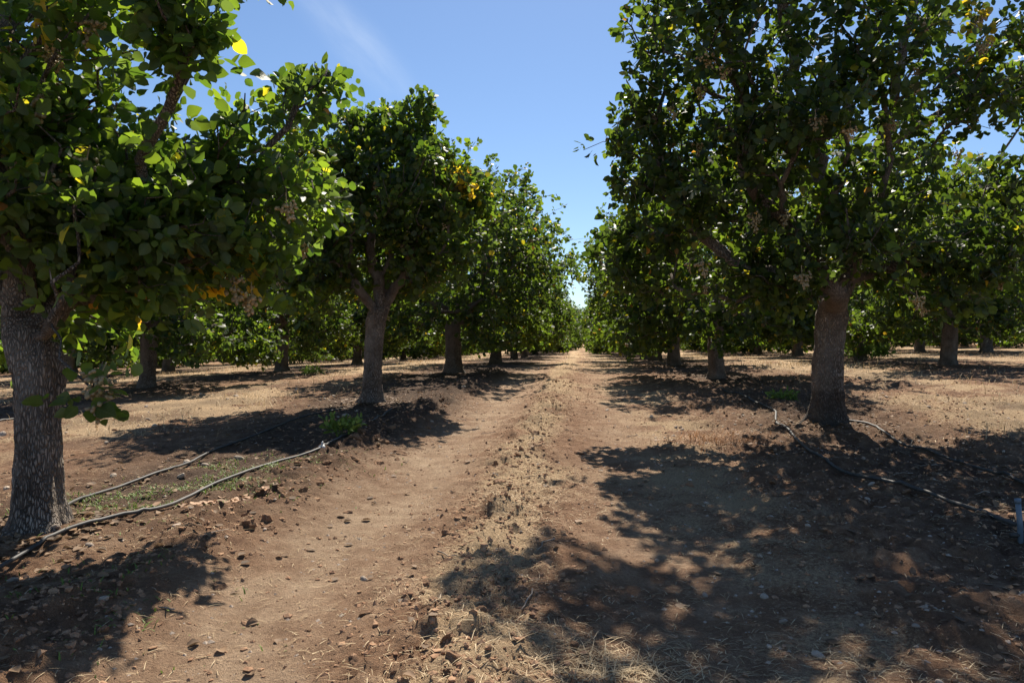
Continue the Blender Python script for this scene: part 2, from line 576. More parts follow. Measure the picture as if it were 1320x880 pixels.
gy = graded([(-60, -4, 8, 1), (-4, 1.8, .6, .05), (1.8, 6, .016, .027), (6, 14, .027, .085), (14, 30, .085, .25), (30, 80, .25, 1.5), (80, 300, 2, 30), (300, 2500, 50, 400)])
gxp = graded([(0, 3.0, .021, .026), (3.0, 6.5, .026, .09), (6.5, 16, .1, .4), (16, 60, .4, 3), (60, 2000, 6, 300)])
gx = np.concatenate([-gxp[:0:-1], gxp])
GX, GY = np.meshgrid(gx, gy)
GZ = ground_h(GX, GY)
nx, ny = len(gx), len(gy)
rl, rr, ri, be, rol, ror, ti = zones(GX, GY)
nA = fbm(GX / 1.4, GY / 1.4, 61, 4); nB = fbm(GX / .35, GY / .35, 67, 3)
lane2 = bump(-5.7, 1.25, GX) + bump(5.45, 1.3, GX) + bump(-11.3, 1.6, GX) + bump(11, 1.6, GX) + bump(-17, 1.8, GX) + bump(17, 1.8, GX)
straw = np.clip(.95 * lane2 * (nA * nB * 3.2 - .12).clip(0, 1.2) * sstep(5, 9, GY) + .95 * ri * (nB * 1.9 - .25).clip(0, 1.3) + .6 * bump(.9, .7, GX) * (nB * 2 - .4).clip(0, 1) + .16 + .55 * (nA - .45) * 1.6 + .22 * sstep(14, 24, GY), 0, 1.1) * (1 - .75 * rl)
straw = np.clip(straw - .6 * np.clip(rol + ror, 0, 1), 0, 1)
damp = np.clip((1.15 * rol * (sstep(3, 4.5, GY) + .3 * sstep(6.5, 8, GY)) + 1.0 * ror) * (.55 + 1.1 * (nA - .3)) + .95 * bump(-2.3, .55, GX) * sstep(5.5, 7.5, GY) * (.5 + nB) + .6 * be * nB + .25 * ti * (nB), 0, .95)  # damp strips; left-row terms also paint in the continuous shade under that row
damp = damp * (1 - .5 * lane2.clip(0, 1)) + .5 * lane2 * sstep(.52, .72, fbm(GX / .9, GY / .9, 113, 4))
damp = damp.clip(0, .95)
packed = np.clip(rl * (.55 + .8 * (nB - .2)) + rr * .5 * (.3 + nB) + .5 * (nB - .45), 0, 1)
vid = np.arange(nx * ny).reshape(ny, nx)
gf = np.stack([vid[:-1, :-1], vid[:-1, 1:], vid[1:, 1:], vid[1:, :-1]], -1).reshape(-1, 4)
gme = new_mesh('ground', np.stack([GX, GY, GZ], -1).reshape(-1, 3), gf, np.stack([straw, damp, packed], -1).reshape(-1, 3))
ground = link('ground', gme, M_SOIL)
ground['kind'] = 'structure'
ground['label'] = 'brown orchard soil with packed wheel tracks and dry straw'

# ------------------------------------------------------------------ leaves
LEAF9 = np.array([(0, 0, 0), (0, .5, -.05), (0, 1.0, -.16), (-.24, .12, .05), (-.42, .42, .11), (-.27, .78, .03), (.24, .12, .05), (.42, .42, .11), (.27, .78, .03)])
LEAF9F = np.array([(0, 1, 4, 3), (1, 2, 5, 4), (0, 6, 7, 1), (1, 7, 8, 2)])
LEAF7 = np.array([(0, 0, 0), (0, .5, -.05), (0, 1.0, -.14), (-.40, .24, .04), (-.39, .70, .0), (.40, .24, .04), (.39, .70, .0)])
LEAF7Q = np.array([(0, 1, 4, 3), (0, 5, 6, 1)])
LEAF7T = np.array([(1, 2, 4), (1, 6, 2)])


def norm(a):
    return a / (np.linalg.norm(a, axis=-1, keepdims=True) + 1e-9)


def leaf_transforms(r, tips, dirs, lens, per_tip, size):
    """compound leaves (three leaflets) along the last stretch of every twig -> pos, dir, nrm, len"""
    n = len(tips)
    idx = np.repeat(np.arange(n), per_tip)
    u = r.random(len(idx)) ** .8
    base = tips[idx] - dirs[idx] * (lens[idx] * u)[:, None]
    side = r.normal(size=(len(idx), 3)); side -= dirs[idx] * (side * dirs[idx]).sum(1, keepdims=True); side = norm(side)
    out = norm(side + dirs[idx] * (.25 + .7 * (1 - u))[:, None] + np.array([0, 0, .12]))
    pet = base + out * r.uniform(.03, .10, len(idx))[:, None]
    nrm = norm(np.array([0, 0, .6]) + r.normal(size=(len(idx), 3)) * .85)
    nrm = norm(nrm - out * (nrm * out).sum(1, keepdims=True))
    lat = np.cross(out, nrm)
    P_, D_, N_, L_ = [], [], [], []
    for s in (0, -1, 1):
        d = norm(out + lat * s * 1.1 + np.array([0, 0, -.40]) + r.normal(size=out.shape) * .30)
        nn = norm(nrm + r.normal(size=out.shape) * .38); nn = norm(nn - d * (nn * d).sum(1, keepdims=True))
        P_.append(pet + d * .012 + (out * .03 if s == 0 else 0)); D_.append(d); N_.append(nn)
        L_.append(size * (.55 + .75 * r.random(len(idx)) ** .8) * (1.1 if s == 0 else .92))
    return np.vstack(P_), np.vstack(D_), np.vstack(N_), np.concatenate(L_), np.concatenate([idx] * 3)


G_A = np.array([.022, .048, .013]); G_B = np.array([.070, .112, .022]); G_C = np.array([.040, .068, .032])
YEL = np.array([.33, .25, .05]); YG = np.array([.20, .20, .028]); BRN = np.array([.20, .11, .04])


def leaf_colors(r, n, tipidx, yellow_tips=None):
    t = r.random(n)[:, None] ** 1.3
    c = G_A * (1 - t) + G_B * t
    k = r.random(n) < .25; c[k] = G_C * r.uniform(.7, 1.2, (k.sum(), 1))
    k = r.random(n) < .02; c[k] = YG * r.uniform(.7, 1.2, (k.sum(), 1))
    k = r.random(n) < .002; c[k] = YEL * .85
    k = r.random(n) < .003; c[k] = BRN
    if yellow_tips is not None:
        k = yellow_tips[tipidx] & (r.random(n) < .75)
        c[k] = (YEL * .9) * r.uniform(.7, 1.15, (k.sum(), 1)) + np.array([.02, .03, 0])
    return c


def leaf_geom(pos, d, n, L, tmpl, r, wid=1.0):
    x = np.cross(d, n)
    w = wid * r.uniform(.85, 1.1, len(pos))
    curl = r.uniform(-.6, 2.0, len(pos))
    V = (pos[:, None, :] + L[:, None, None] * (x[:, None, :] * (tmpl[None, :, 0:1] * w[:, None, None]) + d[:, None, :] * tmpl[None, :, 1:2]
         + n[:, None, :] * (tmpl[None, :, 2:3] * curl[:, None, None])))
    return V.reshape(-1, 3)


def leaves_mesh(name, pos, d, n, L, col, r, fine):
    k = 9 if fine else 7
    V = leaf_geom(pos, d, n, L, LEAF9 if fine else LEAF7, r)
    off = (np.arange(len(pos)) * k)[:, None, None]
    fs = [(LEAF9F[None] + off).reshape(-1, 4)] if fine else [(LEAF7Q[None] + off).reshape(-1, 4), (LEAF7T[None] + off).reshape(-1, 3)]
    return new_mesh(name, V, fs, np.repeat(col, k, 0))


# ------------------------------------------------------------------ trees
def grow(r, trunk_top, trunk_dir, limbs, tips):
    """connect limb targets then twig tips to a growing skeleton; returns nodes, parents, tip node ids"""
    cap = 16000
    pos = np.zeros((cap, 3)); par = np.full(cap, -1, int); cost = np.zeros(cap); dr = np.zeros((cap, 3))
    pos[0] = trunk_top; dr[0] = trunk_dir
    n = 1
    tip_ids = []
    def attach(t, step, lim, wc):
        nonlocal n
        v = t - pos[:n]; dist = np.linalg.norm(v, axis=1)
        al = (v * dr[:n]).sum(1) / (dist + 1e-6)
        sc = dist * (1.35 - .5 * al) + wc * cost[:n] + (dist > lim) * 0
        j = int(np.argmin(sc)); D = dist[j]
        k = max(1, int(D / step))
        p0 = pos[j]; c1 = p0 + dr[j] * D * .38 + np.array([0, 0, .04 * D])
        prev = j
        for i in range(1, k + 1):
            s = i / k
            q = (1 - s) ** 2 * p0 + 2 * s * (1 - s) * c1 + s * s * t
            if i < k: q = q + r.normal(size=3) * .045 * min(D, .8)
            pos[n] = q; par[n] = prev; cost[n] = cost[prev] + np.linalg.norm(q - pos[prev])
            dv = q - pos[prev]; dr[n] = dv / (np.linalg.norm(dv) + 1e-9)
            prev = n; n += 1
        return prev
    for t in limbs: attach(t, .16, 9, .35)
    od = np.argsort(np.linalg.norm(tips - trunk_top, axis=1))
    ids = np.zeros(len(tips), int)
    for k in od: ids[k] = attach(tips[k], .13, 9, .12)
    return pos[:n].copy(), par[:n].copy(), dr[:n].copy(), ids


def branches_mesh(pos, par, ids, r0, rtip=.0035):
    n = len(pos); ex = 2.35
    acc = np.zeros(n); kids = [[] for _ in range(n)]
    for i in range(n - 1, 0, -1):
        if acc[i] == 0: acc[i] = 1
        acc[par[i]] += acc[i]; kids[par[i]].append(i)
    rad = acc ** (1 / ex)
    rad = rtip + (rad - 1) * (r0 - rtip) / (rad[0] - 1)
    bag = Bag()
    stack = [0]
    done = np.zeros(n, bool)
    for root in [0]:
        todo = [(None, 0)]
        while todo:
            p, i = todo.pop()
            chain = [] if p is None else [p]
            chain.append(i)
            while kids[i]:
                ks = sorted(kids[i], key=lambda q: -acc[q])
                for q in ks[1:]: todo.append((i, q))
                i = ks[0]; chain.append(i)
            if len(chain) < 2: continue
            rr_ = rad[chain].copy()
            if p is not None: rr_[0] = min(rad[p], rr_[1] * 1.25)
            R = rr_[1]
            sides = 10 if R > .05 else 7 if R > .02 else 5 if R > .008 else 3
            V, Q, T = tube(pos[chain], rr_, sides, cap=False)
            bag.add(V, Q, T)
    return bag


def trunk_mesh(r, h, r_base, r_mid, r_top, lean, sides=40, rings=46, seed=1):
    zs = np.linspace(-.12, 1, rings)
    bag = Bag()
    a = np.linspace(0, 2 * math.pi, sides, endpoint=False)
    V = np.zeros((rings, sides, 3))
    for i, s in enumerate(zs):
        z = s * h
        flare = (r_base - r_mid) * math.exp(-max(z, 0) / .11)
        rad = r_mid + flare + (r_top - r_mid) * max(0, (s - .62) / .38) ** 2
        if s > .84: rad *= 1 - .34 * ((s - .84) / .16) ** 2
        lob = 1 + .05 * np.sin(3 * a + seed + 1.2 * s) + .035 * np.sin(5 * a - seed * 2 + 2 * s) + .16 * math.exp(-max(z, 0) / .13) * np.sin(4 * a + seed * 1.7 + .5 * np.sin(2 * a))
        fis = fbm(a * 5.0 + 40 + .8 * np.sin(z * 7 + seed), np.full(sides, z * 6.0), seed + 5, 4) - .5
        lump = fbm(np.cos(a) * 1.6 + 9, np.sin(a) * 1.6 + z * 3.2, seed + 31, 3) - .5
        fis[-2:] = fis[-2:] * .5
        rr_ = rad * (lob + .42 * lump) + .036 * fis + .010 * (vnoise(a * 16 + 3, np.full(sides, z * 26.0), seed + 9) - .5)
        cx = lean[0] * s + .012 * math.sin(4 * s + seed); cy = lean[1] * s
        V[i, :, 0] = cx + rr_ * np.cos(a); V[i, :, 1] = cy + rr_ * np.sin(a); V[i, :, 2] = z
    i, j = np.meshgrid(np.arange(rings - 1), np.arange(sides), indexing='ij'); j2 = (j + 1) % sides
    Q = np.stack([i * sides + j, i * sides + j2, (i + 1) * sides + j2, (i + 1) * sides + j], -1).reshape(-1, 4)
    V = np.vstack([V.reshape(-1, 3), [[lean[0], lean[1], h + .03]]])
    jj = np.arange(sides); T = np.stack([np.full(sides, len(V) - 1), (rings - 1) * sides + jj, (rings - 1) * sides + (jj + 1) % sides], -1)
    bag.add(V, Q, T)
    return bag.mesh('trunk')


def nut_cluster_mesh(r, n=26, size=1.0):
    """hanging panicle of pistachio nuts with its stalk"""
    bag = Bag()
    V, Q, T = tube(np.array([[0, 0, .03], [.004, 0, -.03], [0, .004, -.11]]) * size, [.003, .0025, .0015], 4, cap=False)
    bag.add(V, Q, T)
    for k in range(n):
        t = r.random(); z = -.015 - .090 * t
        w = .066 * (1 - .75 * t) * math.sqrt(r.random())
        an = r.uniform(0, 6.28)
        c = np.array([w * math.cos(an), w * math.sin(an), z + r.normal() * .006])
        s = r.uniform(.0065, .0095)
        ax = norm(np.array([c[0] * 4, c[1] * 4, -.15 + r.normal() * .1]))
        v = ICO1[0] * s
        v = v + np.outer(ICO1[0] @ ax, ax) * s * .45
        bag.add((v + c) * size, None, ICO1[1])
    return bag.mesh('fruit_cluster')


rn = np.random.default_rng(77)
NUTS = [nut_cluster_mesh(rn, n) for n in (34, 42, 50)]


def tips_in_lobes(r, lobes, ntips, zmin):
    """lobes: (cx,cy,cz,rx,ry,rz,weight); tips biased to the outside of each lobe"""
    lobes = np.asarray(lobes, float)
    w = lobes[:, 6] / lobes[:, 6].sum()
    li = r.choice(len(lobes), ntips, p=w)
    v = norm(r.normal(size=(ntips, 3)))
    rad = r.random(ntips) ** .42
    t = lobes[li, :3] + v * rad[:, None] * lobes[li, 3:6]
    sp = r.random(ntips) < .24
    t[sp] += norm(v[sp] + np.array([0, 0, .8])) * r.uniform(.06, .36, (sp.sum(), 1)) * (.6 + .4 * lobes[li[sp], 3:4])
    t[:, 2] = np.maximum(t[:, 2], zmin + r.random(ntips) * .18)
    return t, li


def tree_geometry(seed, h, rads, lean, lobes, ntips, per_tip, leaf, fine, zmin, nclusters, yellow=(), open_at=None, fr0=.8, trunk_detail=(40, 46), limb_lobes=None):
    r = np.random.default_rng(seed)
    tm = trunk_mesh(r, h, rads[0], rads[1], rads[2], lean, *trunk_detail, seed=seed % 17 + 1)
    top = np.array([lean[0], lean[1], h - .14])
    tips, li = tips_in_lobes(r, lobes, ntips, zmin)
    if open_at is not None:                      # the fork stands free of leaves
        c_, r_ = open_at
        far_ = np.linalg.norm((tips - c_) / r_, axis=1) > 1
        tips = tips[far_]
    lc = np.asarray(lobes, float)[:, :3]
    big = np.argsort(-np.asarray(lobes, float)[:, 6])
    limbs = lc[big]
    wb = np.asarray(lobes, float)[:, 6][big]
    limbs = limbs[np.argsort(np.linalg.norm(limbs - top, axis=1) + np.where(wb < .42, 20, 0))]
    pos, par, dr, ids = grow(r, top, norm(np.array([lean[0] * .3, lean[1] * .3, 1.0])), limbs, tips)
    bm_ = branches_mesh(pos, par, ids, rads[2] * fr0)
    tipdir = norm(dr[ids] + np.array([0, 0, .25]))
    lens = r.uniform(.12, .36, len(tips))
    lp = leaf_transforms(r, pos[ids], tipdir, lens, per_tip, leaf)
    yt = np.zeros(len(tips), bool)
    for (q, rad_) in yellow: yt |= np.linalg.norm(tips - q, axis=1) < rad_
    yt &= r.random(len(tips)) < .75
    col = leaf_colors(r, len(lp[0]), lp[4], yt)
    nc = r.choice(len(tips), min(nclusters, len(tips)), replace=False)
    clus = pos[ids][nc] + np.array([0, 0, -.04])
    return dict(trunk=tm, branches=bm_.mesh('branches'), leaves=lp, col=col, clusters=clus, r=r, fine=fine, tips=tips)


def generic_lobes(r, R, z0, z1, n=15, cx=0, cy=0):
    lob = [(cx, cy, (z0 + z1) / 2, R * .62, R * .62, (z1 - z0) * .40, 1.0)]
    for k in range(n):
        a = 2.39996 * k + r.uniform(-.5, .5)
        t = (k + .5) / n
        z = z0 + (z1 - z0) * (.10 + .84 * t)
        prof = math.sin(math.pi * min(1, max(.0, .16 + .78 * t))) ** .6
        rad = R * prof * r.uniform(.55, .82)
        s = R * r.uniform(.27, .42)
        lob.append((cx + rad * math.cos(a), cy + rad * math.sin(a), z, s, s, s * r.uniform(.75, 1.1), (s / R * 2.6) ** 2))
    return lob


G_NEAR = None


def merged_nuts(r, pts):
    bag = Bag()
    for p in pts:
        k = 9
        for i in range(k):
            c = p + np.array([r.normal() * .022, r.normal() * .022, -.12 * r.random()])
            V = ICO1[0][:, :] * r.uniform(.012, .017)
            bag.add(V + c, None, ICO1[1])
    return bag.mesh('fruit')


def clusters_at(g, base, spots):
    """hang nut clusters from the twig tips that stand in front at the given places"""
    px, py, dep = to_px(g['tips'] + np.array(base))
    out = []
    for (x, y, k) in spots:
        sc = np.hypot(px - x, py - y) + dep * 9
        for i in np.argsort(sc)[:k]: out.append(g['tips'][i] + np.array([0, 0, -.03]) + g['r'].normal(size=3) * .02)
    g['clusters'] = np.vstack([g['clusters'], out])


def make_tree(name, loc, g, detail, barkm, rz=0):
    """tree root with its parts; detail: each near leaf and nut cluster its own part"""
    root = empty(name, loc, rz)
    link('trunk', g['trunk'], barkm, root)
    link('branches', g['branches'], M_BARK, root)
    p, d, n, L, ti_ = g['leaves']
    r = g['r']
    keep = np.ones(len(p), bool)
    if detail:
        wp = p + np.array(loc)
        px, py, dep = to_px(wp)
        ok = (px > 8) & (px < 1312) & (py > 6) & (py < 874)
        # prefer leaves facing the viewer, nearest first, one per small patch of view so they are in front
        face = np.abs((n * norm(np.array([0, 0, CAMZ]) - wp)).sum(1))
        size = L / np.maximum(dep, .3) * (.35 + face)
        size[~ok] = 0
        taken = set(); pick = []
        for i in np.argsort(-size):
            if size[i] <= 0: break
            cell = (int(px[i] // 11), int(py[i] // 11))
            # skip when a clearly nearer leaf already covers that patch
            if cell in taken: continue
            taken.add(cell); pick.append(i)
            if len(pick) == 300: break
        keep[pick] = False
        for i in pick:
            x = np.cross(d[i], n[i])
            c = g['col'][i]
            me = LEAF_MESH(c)
            o = link('leaf', me, None, root)
            s = float(L[i])
            o.matrix_local = Matrix(((x[0] * s, d[i][0] * s, n[i][0] * s, p[i][0]), (x[1] * s, d[i][1] * s, n[i][1] * s, p[i][1]), (x[2] * s, d[i][2] * s, n[i][2] * s, p[i][2]), (0, 0, 0, 1)))
    cm = leaves_mesh('crown', p[keep], d[keep], n[keep], L[keep], g['col'][keep], r, g['fine'])
    cr = link('crown', cm, M_LEAF, root)
    cr['kind'] = 'stuff'
    if detail:
        for q in g['clusters']:
            o = link('fruit_cluster', NUTS[r.integers(3)], M_FRUIT, root)
            o.location = q; o.rotation_euler = (r.normal() * .15, r.normal() * .15, r.uniform(0, 6)); s = r.uniform(.9, 1.45); o.scale = (s, s, s)
    elif len(g['clusters']):
        fr = link('fruit', merged_nuts(r, g['clusters']), M_FRUIT, root)
        fr['kind'] = 'stuff'
    return root


# loose leaf meshes (shared): a rounder, more finely cut leaf with a folded midrib, in some tints
def fine_leaf(bend, fold, col, name):
    vs = []; fs = []
    nseg = 6
    for i in range(nseg + 1):
        t = i / nseg
        w = (0, .24, .385, .40, .33, .21, 0)[i] if 0 < i < nseg else .012
        z = -bend * t * t
        wav = .045 * math.sin(t * 11 + bend * 20)
        vs += [(-w, t, z + fold * w + wav), (0, t, z), (w, t, z + fold * w - wav)]
    for i in range(nseg):
        a = 3 * i
        fs += [(a, a + 1, a + 4, a + 3), (a + 1, a + 2, a + 5, a + 4)]
    me = new_mesh(name, vs, np.array(fs), np.tile(col, (len(vs), 1)))
    me.materials.append(M_LEAFV)
    return me


_leafcache = {}


def LEAF_MESH(c):
    yel = c[0] > .25
    ygr = (not yel) and c[0] > .12
    key = 'y' if yel else 'g' if ygr else int(min(5, c[1] / .122 * 5))
    shape = random.randrange(3)
    k = (key, shape)
    if k not in _leafcache:
        cc = YEL if yel else YG if ygr else G_A + (G_B - G_A) * (key / 5)
        _leafcache[k] = fine_leaf((.12, .26, .42)[shape], (.30, .48, .20)[shape], cc, 'leaf')
    return _leafcache[k]


def place(px, depth):
    p = P(px, depth)
    return (float(p[0]), float(p[1]), float(ground_h(p[0], p[1], False)) - .01)


def px_lobes(base, lst, sq=1.0):
    """lobes given as photo column, row, depth, radius, weight -> relative to the tree's base"""
    out = []
    for (px, py, dep, rad, w) in lst:
        q = P3(px, py, dep) - np.array(base)
        out.append((q[0], q[1], q[2], rad, rad, rad * sq, w))
    return out


# --- the near tree left of the track
b = place(52, 4.0)
lob = px_lobes(b, [
    (40, 70, 3.7, .42, 1.0), (-60, 150, 3.9, .6, 1.2), (0, 260, 3.7, .5, 1.1), (120, 270, 3.9, .50, 1.5), (110, 340, 4.4, .42, 1.0),
    (235, 255, 4.2, .42, 1.2), (220, 340, 4.1, .38, .8), (330, 215, 4.5, .34, .8), (385, 125, 4.7, .19, .28), (420, 100, 4.8, .10, .08), (310, 320, 4.4, .26, .4),
    (215, 15, 3.4, .18, .34), (250, 40, 3.4, .13, .14), (170, -90, 3.6, .45, .8), (40, -200, 4.0, .8, 1.4), (-200, -100, 4.3, .9, 1.2), (-190, 250, 4.3, .7, .9),
    (118, 500, 3.2, .075, .055), (20, 400, 4.7, .36, .5), (290, 280, 4.5, .4, .8), (-20, 80, 4.8, .8, .6), (150, 200, 4.4, .34, .7), (395, 260, 5.0, .30, .45), (360, -75, 6.0, .4, .5), (250, -60, 5.6, .5, .6), (150, -40, 5.5, .5, .5), (30, 120, 5.0, .55, .4)])
yq = [(P3(295, 335, 4.35) - np.array(b), .20), (P3(80, 20, 3.6) - np.array(b), .16), (P3(370, 320, 4.9) - np.array(b), .16)]
gL1 = tree_geometry(101, 1.0, (.165, .108, .138), (-.05, .02), lob, 1420, 5, .069, True, .80, 30, yq, (np.array([.05, -.45, 1.22]), np.array([.20, .60, .26])), .86, (64, 80))
gL1['col'] = gL1['col'] * 1.12                                # paler leaves on this tree
clusters_at(gL1, b, [(60, 40, 3), (75, 90, 3), (130, 15, 2), (122, 475, 2), (300, 360, 2), (330, 375, 2), (65, 215, 2), (395, 300, 1), (20, 60, 2), (110, 200, 1)])
t = make_tree('pistachio_tree', b, gL1, True, M_BARK)
tag(t, 'nearest pistachio tree at the left edge, black hoses beside its trunk', 'tree', 'pistachio trees of the orchard')

# --- the near tree right of the track
b = place(1067, 8.0)
lob = px_lobes(b, [
    (1070, 250, 8.0, 1.0, 1.6), (900, 300, 7.6, .75, 1.2), (850, 215, 7.8, .62, 1.1), (840, 330, 8.2, .5, .8), (860, 110, 7.9, .60, 1.0), (840, 30, 8.0, .36, .5),
    (930, 40, 6.8, .60, .9), (1000, 120, 7.0, .7, 1.2), (1130, 70, 6.6, .62, .9), (1000, -40, 7.8, .9, 1.2), (1180, -30, 8.2, .9, 1.2), (960, 220, 7.0, .62, 1.1),
    (1100, 330, 6.8, .62, 1.0), (1190, 330, 7.6, .62, .9), (1260, 330, 8.1, .42, .45), (1220, 140, 7.8, .55, .6), (1270, 80, 7.6, .60, .8), (1330, 120, 8.0, .40, .5),
    (990, 350, 7.4, .52, .8), (1080, 380, 7.6, .45, .5), (1000, 200, 9.4, .9, .9), (1180, 250, 9.4, .7, .7), (1060, -160, 8.0, 1.0, 1.6), (900, -170, 7.8, .75, 1.0), (1230, -190, 7.8, .8, 1.0), (1080, -260, 7.6, .8, 1.0), (1300, 240, 8.2, .42, .5), (1290, 310, 7.6, .5, .6), (1240, 370, 7.6, .32, .3), (1150, 240, 7.0, .55, .7), (1240, 260, 8.6, .5, .5), (800, 330, 8.2, .35, .4), (815, 160, 8.0, .3, .35), (760, -110, 8.0, .5, .7), (840, -150, 7.2, .6, .8), (1050, 150, 6.3, .45, .5), (880, -60, 7.4, .6, .7)])
yq = [(P3(1260, 30, 7.4) - np.array(b), .3), (P3(850, 250, 7.4) - np.array(b), .18)]
gR1 = tree_geometry(202, 1.30, (.235, .150, .19), (.03, .0), lob, 1950, 6, .078, True, 1.15, 40, yq, (np.array([0, -1.0, 1.25]), np.array([.45, 1.6, .36])), .80, (64, 90))
gR1['col'] = gR1['col'] * .86
clusters_at(gR1, b, [(925, 100, 3), (850, 130, 3), (1050, 150, 2), (975, 270, 3), (1180, 90, 2), (1260, 20, 4), (1190, 380, 2), (900, 350, 3), (1010, 260, 2), (1240, 190, 2)])
t = make_tree('pistachio_tree', b, gR1, True, M_BARK_WET)
tag(t, 'large pistachio tree right of the track with a dark damp trunk base', 'tree', 'pistachio trees of the orchard')

# --- the second tree left of the track
b = place(478, 10.3)
lob = px_lobes(b, [
    (470, 260, 10.6, 1.0, 1.4), (400, 300, 9.8, .8, 1.2), (380, 220, 10.2, .7, .9), (440, 200, 10.2, .72, 1.1), (535, 240, 10.0, .72, 1.1), (560, 320, 10.3, .7, 1.0),
    (530, 180, 10.4, .42, .6), (585, 230, 10.6, .40, .5), (545, 135, 10.3, .18, .12), (480, 175, 10.5, .4, .5), (410, 360, 10.0, .6, .8), (520, 350, 10.8, .55, .8),
    (470, 250, 11.6, .95, 1.0), (560, 280, 11.5, .7, .7), (400, 260, 11.4, .8, .8), (620, 260, 10.9, .28, .25), (340, 290, 10.4, .55, .6)])
yq = [(P3(598, 222, 10.4) - np.array(b), .2), (P3(495, 185, 10) - np.array(b), .15)]
gL2 = tree_geometry(303, 1.30, (.185, .118, .15), (.10, .0), lob, 1500, 6, .078, False, 1.05, 30, yq, (np.array([.1, -.8, 1.45]), np.array([.5, 1.3, .45])), .8)
t = make_tree('pistachio_tree', b, gL2, False, M_BARK)
tag(t, 'pistachio tree left of the track, trunk leaning right, second in its row', 'tree', 'pistachio trees of the orchard')

# --- kinds for the rest of the orchard: one of each, then copies
kinds = []
for k in range(7):
    r = np.random.default_rng(500 + k)
    R = (2.4, 2.3, 2.5, 2.35, 2.4, 2.5, 2.55)[k]; z1 = (4.25, 4.0, 4.4, 4.1, 4.3, 3.9, 4.2)[k]; z0 = (.85, .80, .9, .82, .18, .12, .22)[k]
    lob = generic_lobes(r, R, z0, z1, 16)
    ns = 6 if k < 4 else 10
    for q in range(ns):
        a = 6.283 * q / ns + r.uniform(-.3, .3); rr_ = R * r.uniform(.62, .8); sz = R * r.uniform(.20, .30)
        lob.append((rr_ * math.cos(a), rr_ * math.sin(a), z0 + (.05 if k < 4 else .36) + r.uniform(-.12, .25), sz, sz, sz * .85, .7))
    g = tree_geometry(600 + k, (1.08, 1.0, 1.12, 1.04, .95, .95, 1.0)[k], ((.21, .15, .17), (.19, .13, .15), (.22, .155, .18), (.2, .14, .16), (.18, .12, .14), (.21, .15, .17), (.2, .14, .15))[k],
                      (r.uniform(-.08, .08), r.uniform(-.08, .08)), lob, 1450, 6, .078, False, z0 - (.38 if k < 4 else 0), 34, [(np.array(lob[5][:3]), .3)], None, .8, (28, 30))
    g['col'] = g['col'] * (.84 if k < 4 else .72)           # leaf colour darkened for shade in dense crowns, more in low-skirted kinds
    kinds.append(g)
protos = [None] * len(kinds)


def copy_tree(src, loc, rz, s):
    r_ = src.copy(); C.objects.link(r_)
    r_.location = loc; r_.rotation_euler = (0, 0, rz); r_.scale = s
    for ch in src.children:
        c_ = ch.copy(); C.objects.link(c_); c_.parent = r_
        c_.matrix_parent_inverse.identity()
    return r_


ORD = 'first second third fourth fifth sixth seventh eighth ninth tenth eleventh twelfth thirteenth fourteenth fifteenth sixteenth seventeenth eighteenth nineteenth twentieth'.split()


def orchard_tree(loc, kind, rz, s, label):
    if protos[kind] is None:
        o = make_tree('pistachio_tree', loc, kinds[kind], False, M_BARK, rz)
        o.scale = s
        protos[kind] = o
    else:
        o = copy_tree(protos[kind], loc, rz, s)
    tag(o, label, 'tree', 'pistachio trees of the orchard')
    return o


rt = np.random.default_rng(42)
rows = []
rows.append(('in the row on the left edge of the track', [(584, 16.9), (639, 24.2), (663, 31.5)], -2.92, 38, 'fr', 3))
rows.append(('in the row on the right edge of the track', [(925, 14.5), (868, 21), (845, 27.5)], 2.70, 34, 'fr', 2))
rows.append(('in the second row left of the track', [(188, 14.5), (363, 21), (460, 28), (520, 35)], -8.48, 41.5, 'fr', 1))
rows.append(('in the second row right of the track', [(1222, 16.7), (1108, 22.2), (1028, 28.3), (977, 34.7)], 8.2, 41.2, 'fr', 1))
rows.append(('in the third row left of the track', [(217, 25.3)], -14.04, 18.8, 'fr', 1))
rows.append(('in the third row right of the track', [(1272, 25.3)], 13.76, 31.8, 'fr', 1))
for q in range(4, 9):
    rows.append(('left', [], -2.92 - 5.56 * (q - 1), 0, q, 1))
    rows.append(('right', [], 2.64 + 5.56 * (q - 1), 0, q, 1))
MAXD = 112
WORDS = {4: 'fourth', 5: 'fifth', 6: 'sixth', 7: 'seventh', 8: 'eighth'}
used_t = 0
